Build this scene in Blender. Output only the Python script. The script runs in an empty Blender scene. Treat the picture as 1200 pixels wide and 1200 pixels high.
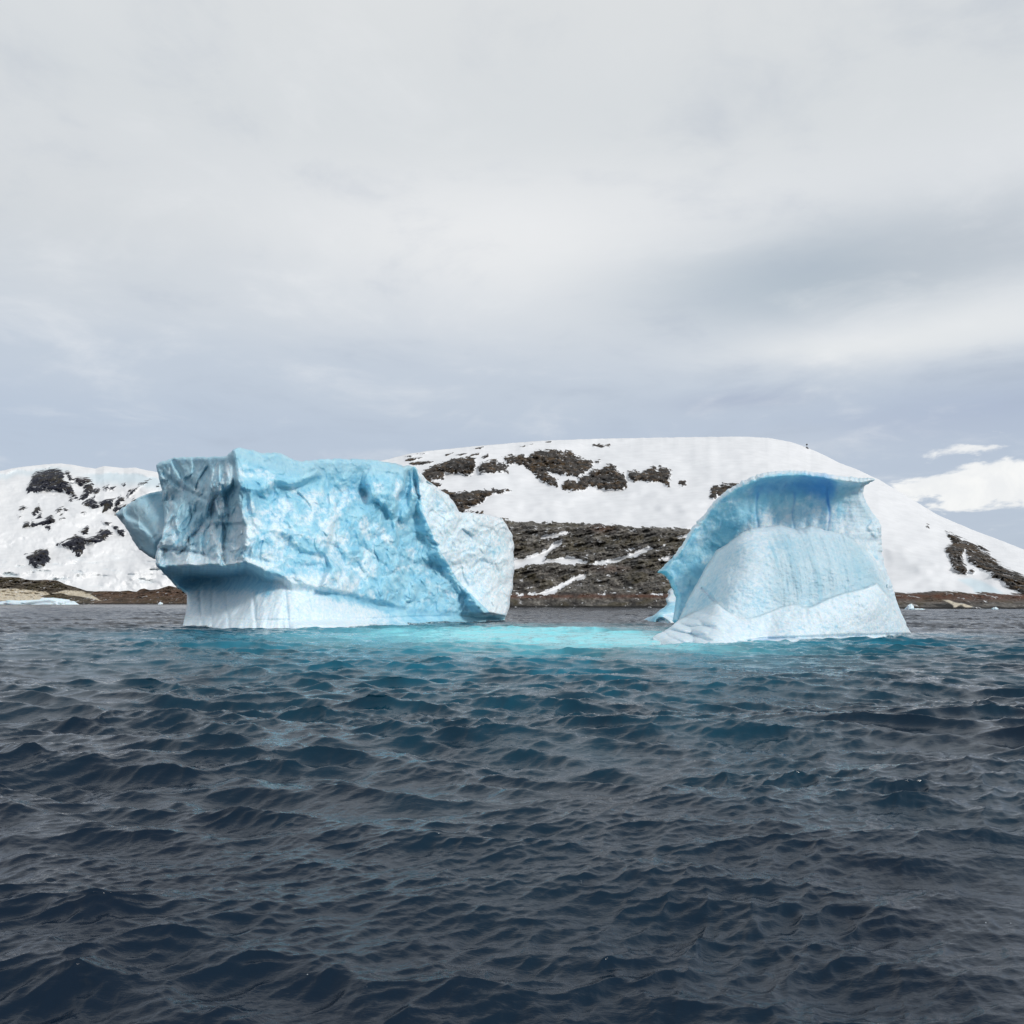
import bpy, math, random
import numpy as np

# ------------------------------------------------------------------ camera, sky, sun, exposure
scene = bpy.context.scene
COL = scene.collection
CAM_H, F, HZ = 4.0, 1000.0, 704.0          # eye height (m), focal length and horizon of the 1200 px photograph

cam_data = bpy.data.cameras.new("camera")
cam_data.sensor_width = 36.0
cam_data.lens = 36.0 * F / 1200.0
cam_data.shift_y = (HZ - 600.0) / 1200.0
cam_data.clip_start, cam_data.clip_end = 0.1, 30000.0
cam = bpy.data.objects.new("camera", cam_data)
cam.location = (0, 0, CAM_H)
cam.rotation_euler = (math.radians(90), 0, 0)
COL.objects.link(cam)
scene.camera = cam

scene.view_settings.view_transform = 'Standard'
scene.view_settings.look = 'None'
scene.view_settings.exposure = 0.0
scene.view_settings.gamma = 1.0
scene.cycles.max_bounces = 6
scene.cycles.diffuse_bounces = 3
scene.cycles.glossy_bounces = 2
scene.cycles.use_denoising = True

SUN_EL, SUN_AZ = math.radians(28), math.radians(140)    # azimuth clockwise from +Y (the view direction)


class Nodes:
    """Small helper that writes node trees as expressions."""
    def __init__(self, tree):
        self.t = tree
        tree.nodes.clear()

    def new(self, typ, **kw):
        n = self.t.nodes.new(typ)
        for k, v in kw.items():
            setattr(n, k, v)
        return n

    def put(self, sock, v):
        if isinstance(v, bpy.types.NodeSocket):
            self.t.links.new(v, sock)
        elif v is not None:
            sock.default_value = v

    def m(self, op, a, b=None, c=None, clamp=False):
        n = self.new('ShaderNodeMath', operation=op, use_clamp=clamp)
        for i, v in enumerate((a, b, c)):
            if v is not None:
                self.put(n.inputs[i], v)
        return n.outputs[0]

    def add(self, *a):
        r = a[0]
        for b in a[1:]:
            r = self.m('ADD', r, b)
        return r

    def mul(self, *a):
        r = a[0]
        for b in a[1:]:
            r = self.m('MULTIPLY', r, b)
        return r

    def step(self, x, lo, hi, a=0.0, b=1.0):
        n = self.new('ShaderNodeMapRange', interpolation_type='SMOOTHSTEP')
        self.put(n.inputs[0], x)
        for i, v in enumerate((lo, hi, a, b)):
            self.put(n.inputs[i + 1], v)
        return n.outputs[0]

    def noise(self, vec, scale, detail=4, rough=0.55, dist=0.0, lac=2.0):
        n = self.new('ShaderNodeTexNoise')
        self.put(n.inputs['Vector'], vec)
        n.inputs['Scale'].default_value = scale
        n.inputs['Detail'].default_value = detail
        n.inputs['Roughness'].default_value = rough
        n.inputs['Lacunarity'].default_value = lac
        n.inputs['Distortion'].default_value = dist
        return n.outputs[0]

    def scale(self, vec, s):
        n = self.new('ShaderNodeVectorMath', operation='MULTIPLY')
        self.put(n.inputs[0], vec)
        n.inputs[1].default_value = s
        return n.outputs[0]

    def mix(self, fac, a, b, blend='MIX'):
        n = self.new('ShaderNodeMix', data_type='RGBA', blend_type=blend)
        self.put(n.inputs[0], fac)
        for i, v in ((6, a), (7, b)):
            if isinstance(v, tuple) and len(v) == 3:
                v = v + (1.0,)
            self.put(n.inputs[i], v)
        return n.outputs[2]

    def ramp(self, fac, stops, interp='LINEAR'):
        n = self.new('ShaderNodeValToRGB')
        cr = n.color_ramp
        cr.interpolation = interp
        while len(cr.elements) < len(stops):
            cr.elements.new(0.5)
        for e, (p, c) in zip(cr.elements, stops):
            e.position = p
            e.color = tuple(c) + (1.0,)
        self.put(n.inputs[0], fac)
        return n.outputs[0]

    def attr(self, name):
        n = self.new('ShaderNodeAttribute', attribute_name=name)
        return n.outputs['Fac']

    def pos(self):
        return self.new('ShaderNodeNewGeometry').outputs['Position']

    def bump(self, height, strength, dist, normal=None):
        n = self.new('ShaderNodeBump')
        n.inputs['Strength'].default_value = strength
        n.inputs['Distance'].default_value = dist
        self.put(n.inputs['Height'], height)
        if normal is not None:
            self.put(n.inputs['Normal'], normal)
        return n.outputs[0]


def build_world():
    w = bpy.data.worlds.new("World")
    scene.world = w
    w.use_nodes = True
    N = Nodes(w.node_tree)
    out = N.new('ShaderNodeOutputWorld')
    sky = N.new('ShaderNodeTexSky', sky_type='NISHITA', sun_disc=False)
    sky.sun_elevation = SUN_EL
    sky.sun_rotation = SUN_AZ
    bg_sky = N.new('ShaderNodeBackground')
    N.put(bg_sky.inputs[0], sky.outputs[0])
    bg_sky.inputs[1].default_value = 0.10
    d = N.new('ShaderNodeTexCoord').outputs['Generated']
    sep = N.new('ShaderNodeSeparateXYZ')
    N.put(sep.inputs[0], d)
    X, Y, Z = sep.outputs
    # cloud deck: noise on a plane overhead, so that the streaks flatten towards the horizon
    zz = N.add(N.m('MAXIMUM', Z, 0.0), 0.12)
    comb = N.new('ShaderNodeCombineXYZ')
    N.put(comb.inputs[0], N.m('DIVIDE', X, zz))
    N.put(comb.inputs[1], N.m('DIVIDE', Y, zz))
    deck = comb.outputs[0]
    n_big = N.noise(deck, 0.55, 3, 0.5, 0.3)
    n_mid = N.noise(deck, 1.5, 6, 0.58, 0.6)
    n_fine = N.noise(deck, 4.5, 6, 0.6, 0.4)
    u = N.add(N.m('ARCTAN2', X, Y), N.mul(N.add(n_mid, -0.5), 0.10))
    v = N.add(N.m('ARCSINE', Z), N.mul(N.add(n_big, -0.5), 0.05), N.mul(N.add(n_mid, -0.5), 0.035))
    base = N.ramp(v, [(0.0, (.50, .575, .685)), (0.17, (.50, .575, .69)), (0.25, (.56, .625, .715)), (0.33, (.66, .705, .76)),
                      (0.41, (.77, .795, .82)), (0.50, (.72, .75, .77)), (0.64, (.76, .78, .79)), (0.95, (.50, .53, .57))], 'EASE')
    col = base

    def blob(px, py, sx, sy, u=u, v=v):
        u0 = math.atan((px - 600) / F)
        v0 = math.atan((HZ - py) / F * math.cos(u0))
        a = N.m('DIVIDE', N.add(u, -u0), sx / F)
        b = N.m('DIVIDE', N.add(v, -v0), sy / F)
        return N.m('EXPONENT', N.mul(N.add(N.mul(a, a), N.mul(b, b)), -1.0))
    col = N.mix(N.mul(blob(580, 290, 260, 75), 0.75), col, (.90, .905, .905))
    col = N.mix(N.mul(blob(30, 230, 260, 90), 0.55), col, (.64, .67, .69))
    col = N.mix(N.mul(blob(1000, 318, 220, 48), 0.95), col, (.43, .51, .585))
    col = N.mix(N.mul(blob(1150, 280, 190, 45), 0.6), col, (.56, .60, .65))
    col = N.mix(N.mul(blob(1030, 400, 200, 26), 0.9), col, (.83, .85, .86))
    col = N.mix(N.mul(blob(1180, 370, 110, 40), 0.75), col, (.83, .85, .86))
    col = N.mix(N.mul(blob(870, 470, 75, 10), 0.8), col, (.44, .50, .62))
    col = N.mix(N.mul(blob(1130, 496, 190, 26), 0.9), col, (.44, .51, .645))
    col = N.mix(N.mul(blob(930, 525, 150, 22), 0.45), col, (.60, .66, .74))
    # cloud texture
    tex = N.add(N.mul(N.add(n_mid, -0.5), 0.22), N.mul(N.add(n_fine, -0.5), 0.10))
    col = N.mix(N.step(tex, 0.0, 0.07, 0.0, 0.38), col, (.92, .93, .94))
    col = N.mix(N.step(tex, 0.0, -0.07, 0.0, 0.42), col, (.42, .48, .58))
    # breaks of bright sky near the horizon on the right
    nz = N.noise(d, 26.0, 5, 0.6, 0.5)
    nl = N.noise(N.scale(d, (1, 1, 3.0)), 14.0, 5, 0.6, 0.3)
    gap = N.add(blob(1105, 570, 66, 15), N.mul(blob(1178, 571, 90, 22), 1.0), N.mul(blob(1165, 531, 50, 5), 0.9), N.mul(N.add(nl, -0.5), 3.6), N.mul(N.add(nz, -0.5), 1.0), -0.12)
    gap = N.mul(N.step(gap, 0.28, 0.85), N.step(N.m('ADD', blob(1140, 562, 110, 40), 0), 0.15, 0.4))
    col = N.mix(gap, col, N.mix(N.step(nz, 0.35, 0.65), (.90, .91, .92), (.99, .99, .98)))
    bg = N.new('ShaderNodeBackground')
    N.put(bg.inputs[0], col)
    bg.inputs[1].default_value = 1.0
    mixs = N.new('ShaderNodeMixShader')
    mixs.inputs[0].default_value = 0.93
    w.node_tree.links.new(bg_sky.outputs[0], mixs.inputs[1])
    w.node_tree.links.new(bg.outputs[0], mixs.inputs[2])
    w.node_tree.links.new(mixs.outputs[0], out.inputs[0])


build_world()

sun_data = bpy.data.lights.new("sun", 'SUN')
sun_data.energy = 2.0
sun_data.angle = math.radians(10)
sun_data.color = (1.0, 0.965, 0.92)
sun = bpy.data.objects.new("sun", sun_data)
sun.rotation_euler = (math.pi / 2 - SUN_EL, 0, math.pi - SUN_AZ)
sun.location = (60, -40, 80)
COL.objects.link(sun)

# ------------------------------------------------------------------ numeric helpers
_rs = np.random.RandomState(7)
_perm = _rs.permutation(512)
_perm = np.concatenate([_perm, _perm, _perm])
_g3 = _rs.normal(size=(512, 3))
_g3 /= np.linalg.norm(_g3, axis=1)[:, None]
_r4 = _rs.uniform(0, 1, size=(512, 7))


def _hash(i, j, k):
    return _perm[_perm[_perm[i & 511] + (j & 511)] + (k & 511)]


def perlin(P):
    Pi = np.floor(P).astype(np.int64)
    Pf = P - Pi
    w = Pf * Pf * Pf * (Pf * (Pf * 6 - 15) + 10)
    out = np.zeros(len(P))
    for a in (0, 1):
        for b in (0, 1):
            for c in (0, 1):
                h = _hash(Pi[:, 0] + a, Pi[:, 1] + b, Pi[:, 2] + c)
                g = _g3[h]
                dd = (g[:, 0] * (Pf[:, 0] - a) + g[:, 1] * (Pf[:, 1] - b) + g[:, 2] * (Pf[:, 2] - c))
                out += dd * (w[:, 0] if a else 1 - w[:, 0]) * (w[:, 1] if b else 1 - w[:, 1]) * (w[:, 2] if c else 1 - w[:, 2])
    return out * 1.5


def fbm(P, octaves=4, gain=0.5, lac=2.03, ridged=False):
    s, a, tot = np.zeros(len(P)), 1.0, 0.0
    Q = P.copy()
    for o in range(octaves):
        n = perlin(Q + 17.3 * o)
        s += a * ((1 - 2 * np.abs(n)) if ridged else n)
        tot += a
        a *= gain
        Q = Q * lac
    return s / tot


def worley(P, k=20.0):
    """Soft cellular relief: distance to the nearest cell, second distance, a tilted plane per cell blended at its edges, cell value."""
    Pi = np.floor(P).astype(np.int64)
    n = len(P)
    f1 = np.full(n, 9.0); f2 = np.full(n, 9.0)
    sw = np.zeros(n); sp = np.zeros(n); si = np.zeros(n); s1 = np.zeros(n)
    for a in (-1, 0, 1):
        for b in (-1, 0, 1):
            for c in (-1, 0, 1):
                C = Pi + np.array([a, b, c])
                r = _r4[_hash(C[:, 0], C[:, 1], C[:, 2])]
                dv = P - (C + r[:, :3])
                d2 = (dv ** 2).sum(1)
                dd = np.sqrt(d2)
                f2 = np.where(dd < f1, f1, np.minimum(f2, dd))
                f1 = np.minimum(f1, dd)
                w = np.exp(-k * d2)
                sw += w
                sp += w * (((r[:, 3:6] - .5) * 2 * dv).sum(1) + (r[:, 6] - .5) * .5)
                si += w * r[:, 6]
                s1 += w * dd
    sw += 1e-12
    return s1 / sw, f2, sp / sw, si / sw


def tps(ctrl):
    """thin-plate interpolation of (px, py, value) control points"""
    c = np.array(ctrl, float)
    xy, v = c[:, :2] / 100.0, c[:, 2]
    n = len(c)

    def k(r2):
        return 0.5 * r2 * np.log(r2 + 1e-9)
    K = k(((xy[:, None] - xy[None]) ** 2).sum(2)) + 1e-3 * np.eye(n)
    Pm = np.hstack([np.ones((n, 1)), xy])
    A = np.zeros((n + 3, n + 3))
    A[:n, :n] = K; A[:n, n:] = Pm; A[n:, :n] = Pm.T
    s = np.linalg.solve(A, np.concatenate([v, np.zeros(3)]))

    def f(X, Y):
        x, y = X / 100.0, Y / 100.0
        r = s[n] + s[n + 1] * x + s[n + 2] * y
        for i in range(n):
            r = r + s[i] * k((x - xy[i, 0]) ** 2 + (y - xy[i, 1]) ** 2)
        return r
    return f


def sstep(x, a, b):
    t = np.clip((x - a) / (b - a), 0, 1)
    return t * t * (3 - 2 * t)


def poly_sd(X, Y, poly, clip=None):
    """signed distance in px, positive inside; also the nearest outline point"""
    p = np.array(poly, float)
    q = np.roll(p, -1, 0)
    best = np.full(X.shape, 1e18); nx = np.zeros(X.shape); ny = np.zeros(X.shape)
    ins = np.zeros(X.shape, bool)
    for (ax, ay), (bx, by) in zip(p, q):
        ex, ey = bx - ax, by - ay
        L = ex * ex + ey * ey + 1e-12
        t = np.clip(((X - ax) * ex + (Y - ay) * ey) / L, 0, 1)
        cx, cy = ax + t * ex, ay + t * ey
        d2 = (X - cx) ** 2 + (Y - cy) ** 2
        m = d2 < best
        best = np.where(m, d2, best); nx = np.where(m, cx, nx); ny = np.where(m, cy, ny)
        if ay != by:
            cr = ((ay > Y) != (by > Y)) & (X < ex * (Y - ay) / (by - ay) + ax)
            ins ^= cr
    return np.where(ins, 1, -1) * np.sqrt(best), nx, ny


def seg_dist(X, Y, pts):
    best = np.full(X.shape, 1e9)
    for (ax, ay), (bx, by) in zip(pts[:-1], pts[1:]):
        ex, ey = bx - ax, by - ay
        t = np.clip(((X - ax) * ex + (Y - ay) * ey) / (ex * ex + ey * ey + 1e-9), 0, 1)
        best = np.minimum(best, np.hypot(X - ax - t * ex, Y - ay - t * ey))
    return best


def unproject(px, py, d):
    return np.stack([(px - 600) / F * d, d * np.ones_like(px), CAM_H - (py - HZ) / F * d], -1)


def wl(py):
    """distance of the water surface seen at image row py"""
    return CAM_H * F / (py - HZ)


def roughen(poly, step, amp, seed, keep_below=None):
    rnd = np.random.RandomState(seed)
    out = []
    n = len(poly)
    for i in range(n):
        a, b = np.array(poly[i], float), np.array(poly[(i + 1) % n], float)
        L = np.hypot(*(b - a))
        k = max(1, int(L / step))
        nrm = np.array([-(b - a)[1], (b - a)[0]]) / (L + 1e-9)
        for j in range(k):
            p = a + (b - a) * j / k
            if keep_below is None or p[1] < keep_below:
                p = p + nrm * rnd.normal() * amp * (1.0 if j else 0.4)
            out.append(tuple(p))
    return out


def mesh_obj(name, verts, faces, mat, parent=None, attrs=None, smooth=True):
    me = bpy.data.meshes.new(name)
    verts = np.asarray(verts, np.float32)
    faces = np.asarray(faces, np.int32)
    k = faces.shape[1]
    me.vertices.add(len(verts)); me.vertices.foreach_set('co', verts.ravel())
    me.loops.add(faces.size); me.loops.foreach_set('vertex_index', faces.ravel())
    me.polygons.add(len(faces))
    me.polygons.foreach_set('loop_start', np.arange(0, faces.size, k, dtype=np.int32))
    me.polygons.foreach_set('use_smooth', np.full(len(faces), smooth))
    me.update(calc_edges=True)
    for an, av in (attrs or {}).items():
        a = me.attributes.new(an, 'FLOAT', 'POINT')
        a.data.foreach_set('value', np.asarray(av, np.float32))
    me.materials.append(mat)
    o = bpy.data.objects.new(name, me)
    COL.objects.link(o)
    if parent is not None:
        o.parent = parent
        o.matrix_parent_inverse = parent.matrix_world.inverted()
    return o


def thing(name, label, cat, loc, group=None):
    o = bpy.data.objects.new(name, None)
    o.empty_display_size = 0.5
    o.location = loc
    COL.objects.link(o)
    bpy.context.view_layer.update()
    tag(o, label, cat, group)
    return o


def tag(o, label, cat, group=None):
    o['label'] = label
    o['category'] = cat
    if group:
        o['group'] = group


def sculpt(name, outline, depth, mat, step=0.8, rim=(6, 2.0), thick=12.0, thick_px=40, noise=None, attrs=None, parent=None, rim_bottom=None):
    """A solid of ice: its front is the depth function inside the outline, closed behind by a rounded back of real thickness."""
    o = np.array(outline)
    xs = np.arange(o[:, 0].min() - step, o[:, 0].max() + 2 * step, step)
    ys = np.arange(o[:, 1].min() - step, o[:, 1].max() + 2 * step, step)
    X, Y = np.meshgrid(xs, ys)
    sd, nx, ny = poly_sd(X, Y, outline)
    ins = sd > 0.15 * step
    quad = ins[:-1, :-1] & ins[1:, :-1] & ins[:-1, 1:] & ins[1:, 1:]
    W = X.shape[1]
    qi, qj = np.nonzero(quad)
    v00 = qi * W + qj
    f = np.stack([v00 + W, v00 + W + 1, v00 + 1, v00], 1)
    used = np.unique(f)
    rem = np.full(X.size, -1); rem[used] = np.arange(len(used))
    f = rem[f]
    x, y, s = X.ravel()[used], Y.ravel()[used], sd.ravel()[used]
    e = np.concatenate([f[:, [0, 1]], f[:, [1, 2]], f[:, [2, 3]], f[:, [3, 0]]])
    key = np.sort(e, 1); key = key[:, 0].astype(np.int64) * len(used) + key[:, 1]
    _, inv, cnt = np.unique(key, return_inverse=True, return_counts=True)
    be = e[cnt[inv] == 1]
    bv = np.unique(be)
    snap = bv[s[bv] < 2.2 * step]
    x[snap] = nx.ravel()[used][snap]; y[snap] = ny.ravel()[used][snap]
    s[snap] = 0.0
    D = depth(x, y)
    R, RD = rim
    t = np.clip(s / R, 0, 1)
    rimw = 1 - np.sqrt(1 - (1 - t) ** 2)
    if rim_bottom is not None:
        rimw = rimw * (1 - sstep(y, rim_bottom - 4, rim_bottom + 1))
    D = D + RD * rimw
    P0 = unproject(x, y, D)
    at = {}
    if noise is not None:
        dn, at = noise(P0, x, y, s)
        D = D + dn
    front = unproject(x, y, D)
    tb = np.clip(s / thick_px, 0, 1)
    Db = depth(x, y) * 0.3 + 0.7 * np.median(D) + 0.3 + RD + thick * np.sqrt(1 - (1 - tb) ** 2)
    Db = np.maximum(Db, D + 0.15 + 1.0 * tb)
    back = unproject(x, y, Db)
    n = len(x)
    faces = np.concatenate([f, f[:, ::-1] + n, np.stack([be[:, 1], be[:, 0], be[:, 0] + n, be[:, 1] + n], 1)])
    at = {k2: np.concatenate([a, a]) for k2, a in at.items()}
    ob = mesh_obj(name, np.concatenate([front, back]), faces, mat, parent, at)
    return ob


# ------------------------------------------------------------------ materials
def new_mat(name):
    m = bpy.data.materials.new(name)
    m.use_nodes = True
    N = Nodes(m.node_tree)
    out = N.new('ShaderNodeOutputMaterial')
    b = N.new('ShaderNodeBsdfPrincipled')
    m.node_tree.links.new(b.outputs[0], out.inputs[0])
    return m, N, b


def ice_material():
    m, N, b = new_mat("glacier_ice")
    p = N.pos()
    white, deep, grey = N.attr('white'), N.attr('deep'), N.attr('grey')
    n1 = N.noise(p, 0.45, 6, 0.6, 0.8)
    n2 = N.noise(p, 2.2, 6, 0.65, 0.5)
    n3 = N.noise(N.scale(p, (1.0, 1.0, 0.25)), 1.6, 4, 0.6, 0.2)
    clear = N.mix(N.step(n1, 0.3, 0.7), (.25, .57, .75), (.44, .74, .86))
    frost = N.mix(N.step(n2, 0.35, 0.65), (.66, .83, .93), (.85, .92, .96))
    wf = N.add(white, N.mul(N.add(n2, -0.5), 0.75), N.mul(N.add(n1, -0.5), 0.7))
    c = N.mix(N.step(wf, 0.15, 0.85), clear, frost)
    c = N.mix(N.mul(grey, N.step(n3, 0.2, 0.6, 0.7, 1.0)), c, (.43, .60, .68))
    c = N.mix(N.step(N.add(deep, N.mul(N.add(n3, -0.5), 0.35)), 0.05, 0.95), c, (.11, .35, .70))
    N.put(b.inputs['Base Color'], c)
    b.inputs['Roughness'].default_value = 0.42
    b.inputs['IOR'].default_value = 1.31
    b.inputs['Specular IOR Level'].default_value = 0.35
    b.inputs['Subsurface Weight'].default_value = 0.35
    b.inputs['Subsurface Radius'].default_value = (0.5, 0.8, 1.0)
    b.inputs['Subsurface Scale'].default_value = 1.0
    h = N.add(N.mul(N.noise(p, 1.4, 8, 0.62), 1.0), N.mul(N.noise(p, 6.0, 6, 0.6), 0.35))
    N.put(b.inputs['Normal'], N.bump(h, 0.5, 0.28))
    return m


def snow_rock_material(name, rockcols, rust, k, snowcol=(.82, .83, .845)):
    """k = metres per photo pixel at the place, so that the ragged edges keep their size"""
    m, N, b = new_mat(name)
    p = N.pos()
    sd = N.attr('rock')
    pe = N.scale(p, (1.0, 0.08, 1.0))
    e = N.add(N.mul(N.add(N.noise(pe, 0.13 / k, 3, 0.6), -0.5), 20.0), N.mul(N.add(N.noise(pe, 0.42 / k, 3, 0.5), -0.5), 9.0))
    rock = N.step(N.add(sd, N.mul(e, N.attr('rag'))), -0.35, 0.35)
    ledge = N.step(N.noise(N.scale(p, (0.7, 0.05, 1.3)), 0.26 / k, 5, 0.65, 0.4), 0.605, 0.655)
    rock = N.mul(rock, N.add(1.0, N.mul(ledge, -0.75)))
    strata = N.noise(N.scale(p, (0.40, 0.07, 1.0)), 0.20 / k, 8, 0.68, 0.9)
    fine = N.noise(pe, 0.5 / k, 6, 0.7)
    big = N.noise(p, 0.045 / k, 4, 0.6, 0.5)
    c = N.ramp(N.add(N.mul(strata, 0.6), N.mul(fine, 0.4)), [(0.36, rockcols[0]), (0.46, rockcols[1]), (0.54, rockcols[2]), (0.64, rockcols[3])])
    c = N.mix(N.step(big, 0.50, 0.60, 0.0, 0.5), c, N.mix(fine, (.035, .030, .014), (.10, .080, .035)))
    c = N.mix(N.mul(N.attr('rust'), N.step(strata, 0.35, 0.6, 0.25, 1.0)), c, N.mix(fine, rust, tuple(v * 1.9 for v in rust)))
    c = N.mix(N.attr('cream'), c, N.mix(fine, (.50, .43, .31), (.78, .72, .60)))
    f2 = N.step(N.noise(pe, 0.16 / k, 5, 0.68), 0.40, 0.60)
    c = N.mix(N.attr('dark'), c, N.mix(N.step(big, 0.42, 0.6), N.mix(f2, (.004, .004, .005), (.070, .064, .060)), N.mix(f2, (.008, .005, .003), (.105, .066, .034))))
    c = N.mix(N.attr('wet'), c, (.018, .018, .017))
    s = N.mix(N.step(N.noise(N.scale(p, (1, 1, 2.5)), 0.06 / k, 5, 0.6), 0.35, 0.7), snowcol, tuple(v * 0.94 for v in snowcol))
    s = N.mix(N.attr('blue'), s, (.60, .73, .79))
    N.put(b.inputs['Base Color'], N.mix(rock, s, c))
    b.inputs['Roughness'].default_value = 0.85
    b.inputs['Specular IOR Level'].default_value = 0.15
    hh = N.mul(rock, N.add(strata, N.mul(fine, 0.6)))
    hs = N.mul(N.noise(p, 0.04 / k, 4, 0.5), 0.08)
    N.put(b.inputs['Normal'], N.bump(N.add(hh, hs), 0.6, 1.8 * k))
    return m


def sea_material():
    m, N, b = new_mat("sea_water")
    p = N.pos()
    sep = N.new('ShaderNodeSeparateXYZ')
    N.put(sep.inputs[0], p)
    X, Y = sep.outputs[0], sep.outputs[1]
    wn = N.add(N.noise(N.scale(p, (1, 1, 0)), 0.09, 4, 0.6), -0.5)
    Xw, Yw = N.add(X, N.mul(wn, 12.0)), N.add(Y, N.mul(wn, -18.0))

    def pool(x0, y0, sx, sy):
        a = N.m('DIVIDE', N.add(Xw, -x0), sx)
        c = N.m('DIVIDE', N.add(Yw, -y0), sy)
        return N.m('EXPONENT', N.mul(N.add(N.mul(a, a), N.mul(c, c)), -1.0))
    core = N.add(pool(5, 104, 17, 24), N.mul(pool(-8, 104, 17, 22), 0.65), N.mul(pool(9, 80, 13, 15), 0.55), N.mul(pool(14, 92, 7, 12), 0.55))
    halo = N.add(N.mul(pool(0, 95, 32, 38), 0.95), N.mul(pool(-24, 104, 26, 24), 0.85), N.mul(pool(32, 78, 22, 10), 0.45),
                 N.mul(pool(0, 54, 19, 22), 0.30), N.mul(pool(3, 26, 8, 17), 0.09), N.mul(pool(2, 72, 24, 20), 0.4), N.mul(pool(49, 98, 9, 6), 0.55))
    brk = N.step(N.noise(N.scale(p, (0.35, 0.12, 0)), 1.0, 5, 0.65, 0.5), 0.3, 0.62, 0.55, 1.08)
    core = N.mul(core, brk)
    halo = N.mul(halo, N.step(N.noise(N.scale(p, (0.22, 0.12, 0)), 1.0, 4, 0.6, 0.5), 0.3, 0.65, 0.45, 1.2))
    c = N.mix(N.m('MINIMUM', halo, 1.0), (.002, .0085, .022), (.008, .16, .25))
    c = N.mix(N.m('MINIMUM', core, 1.0), c, (.27, .80, .88))
    fn = N.noise(N.scale(p, (1, 0.7, 0)), 1.6, 6, 0.7, 0.6)
    fleck = N.mul(N.step(N.noise(N.scale(p, (1, 0.8, 0)), 9.0, 3, 0.7), 0.735, 0.76), 0.6)
    foam = N.m('MINIMUM', N.add(N.mul(N.attr('foam'), N.step(fn, 0.42, 0.62)), fleck), 1.0)
    c = N.mix(foam, c, (.70, .76, .78))
    N.put(b.inputs['Base Color'], c)
    b.inputs['Specular IOR Level'].default_value = 0.42
    b.inputs['IOR'].default_value = 1.333
    dist = N.m('SQRT', N.add(N.mul(X, X), N.mul(Y, Y)))
    N.put(b.inputs['Roughness'], N.step(dist, 15.0, 300.0, 0.03, 0.22))
    r1 = N.noise(N.scale(p, (1.0, 1.7, 1.0)), 5.5, 5, 0.62, 0.4)
    r2 = N.noise(N.scale(p, (1.0, 1.6, 1.0)), 22.0, 3, 0.6, 0.2)
    r0 = N.noise(N.scale(p, (0.8, 1.9, 1.0)), 2.3, 3, 0.6, 0.8)
    h = N.add(N.mul(r0, 1.2), N.mul(r1, 1.0), N.mul(r2, 0.22))
    N.put(b.inputs['Normal'], N.bump(h, 0.6, 0.016))
    return m


ICE = ice_material()
HILL = snow_rock_material("snow_and_rock", [(.016, .015, .015), (.065, .060, .055), (.15, .14, .125), (.32, .30, .27)], (.075, .032, .020), 0.8)
MOUNT = snow_rock_material("snow_and_dark_rock", [(.012, .014, .024), (.020, .023, .036), (.034, .036, .050), (.075, .072, .08)], (.06, .035, .03), 2.0, (.85, .855, .86))
SHORE = snow_rock_material("shore_rock", [(.018, .015, .012), (.05, .042, .032), (.11, .092, .07), (.22, .19, .15)], (.10, .045, .028), 0.8)
SEA = sea_material()


# ------------------------------------------------------------------ sea: spectral wind waves on one sheet
def wave_tile(n, size, lmin, lmax, lpeak, rms, wind, spread, seed):
    rnd = np.random.RandomState(seed)
    k1 = 2 * np.pi * np.fft.fftfreq(n, size / n)
    KX, KY = np.meshgrid(k1, k1)
    K = np.hypot(KX, KY); K[0, 0] = 1e-6
    lam = 2 * np.pi / K
    kp = 2 * np.pi / lpeak
    S = K ** -3.6 * np.exp(-1.0 * (kp / K) ** 2)
    c = (KX * math.sin(wind) + KY * math.cos(wind)) / K
    S *= np.abs(c) ** spread + 0.03
    S[(lam < lmin) | (lam > lmax)] = 0
    A = np.sqrt(S) * (rnd.normal(size=K.shape) + 1j * rnd.normal(size=K.shape))
    h = np.fft.ifft2(A).real
    g = rms / h.std()
    dx = np.fft.ifft2(1j * KX / K * A).real
    dy = np.fft.ifft2(1j * KY / K * A).real
    return [a * g for a in (h, dx, dy)], n, size


def sample_tile(tile, x, y, rot):
    arrs, n, size = tile
    c, s = math.cos(rot), math.sin(rot)
    u = ((c * x + s * y) / size * n) % n
    v = ((-s * x + c * y) / size * n) % n
    i, j = np.floor(u).astype(int), np.floor(v).astype(int)
    fu, fv = u - i, v - j
    i0, j0 = i % n, j % n
    i1, j1 = (i + 1) % n, (j + 1) % n
    r = []
    for a in arrs:
        r.append(a[j0, i0] * (1 - fu) * (1 - fv) + a[j0, i1] * fu * (1 - fv) + a[j1, i0] * (1 - fu) * fv + a[j1, i1] * fu * fv)
    h, dx, dy = r
    return h, c * dx - s * dy, s * dx + c * dy


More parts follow.
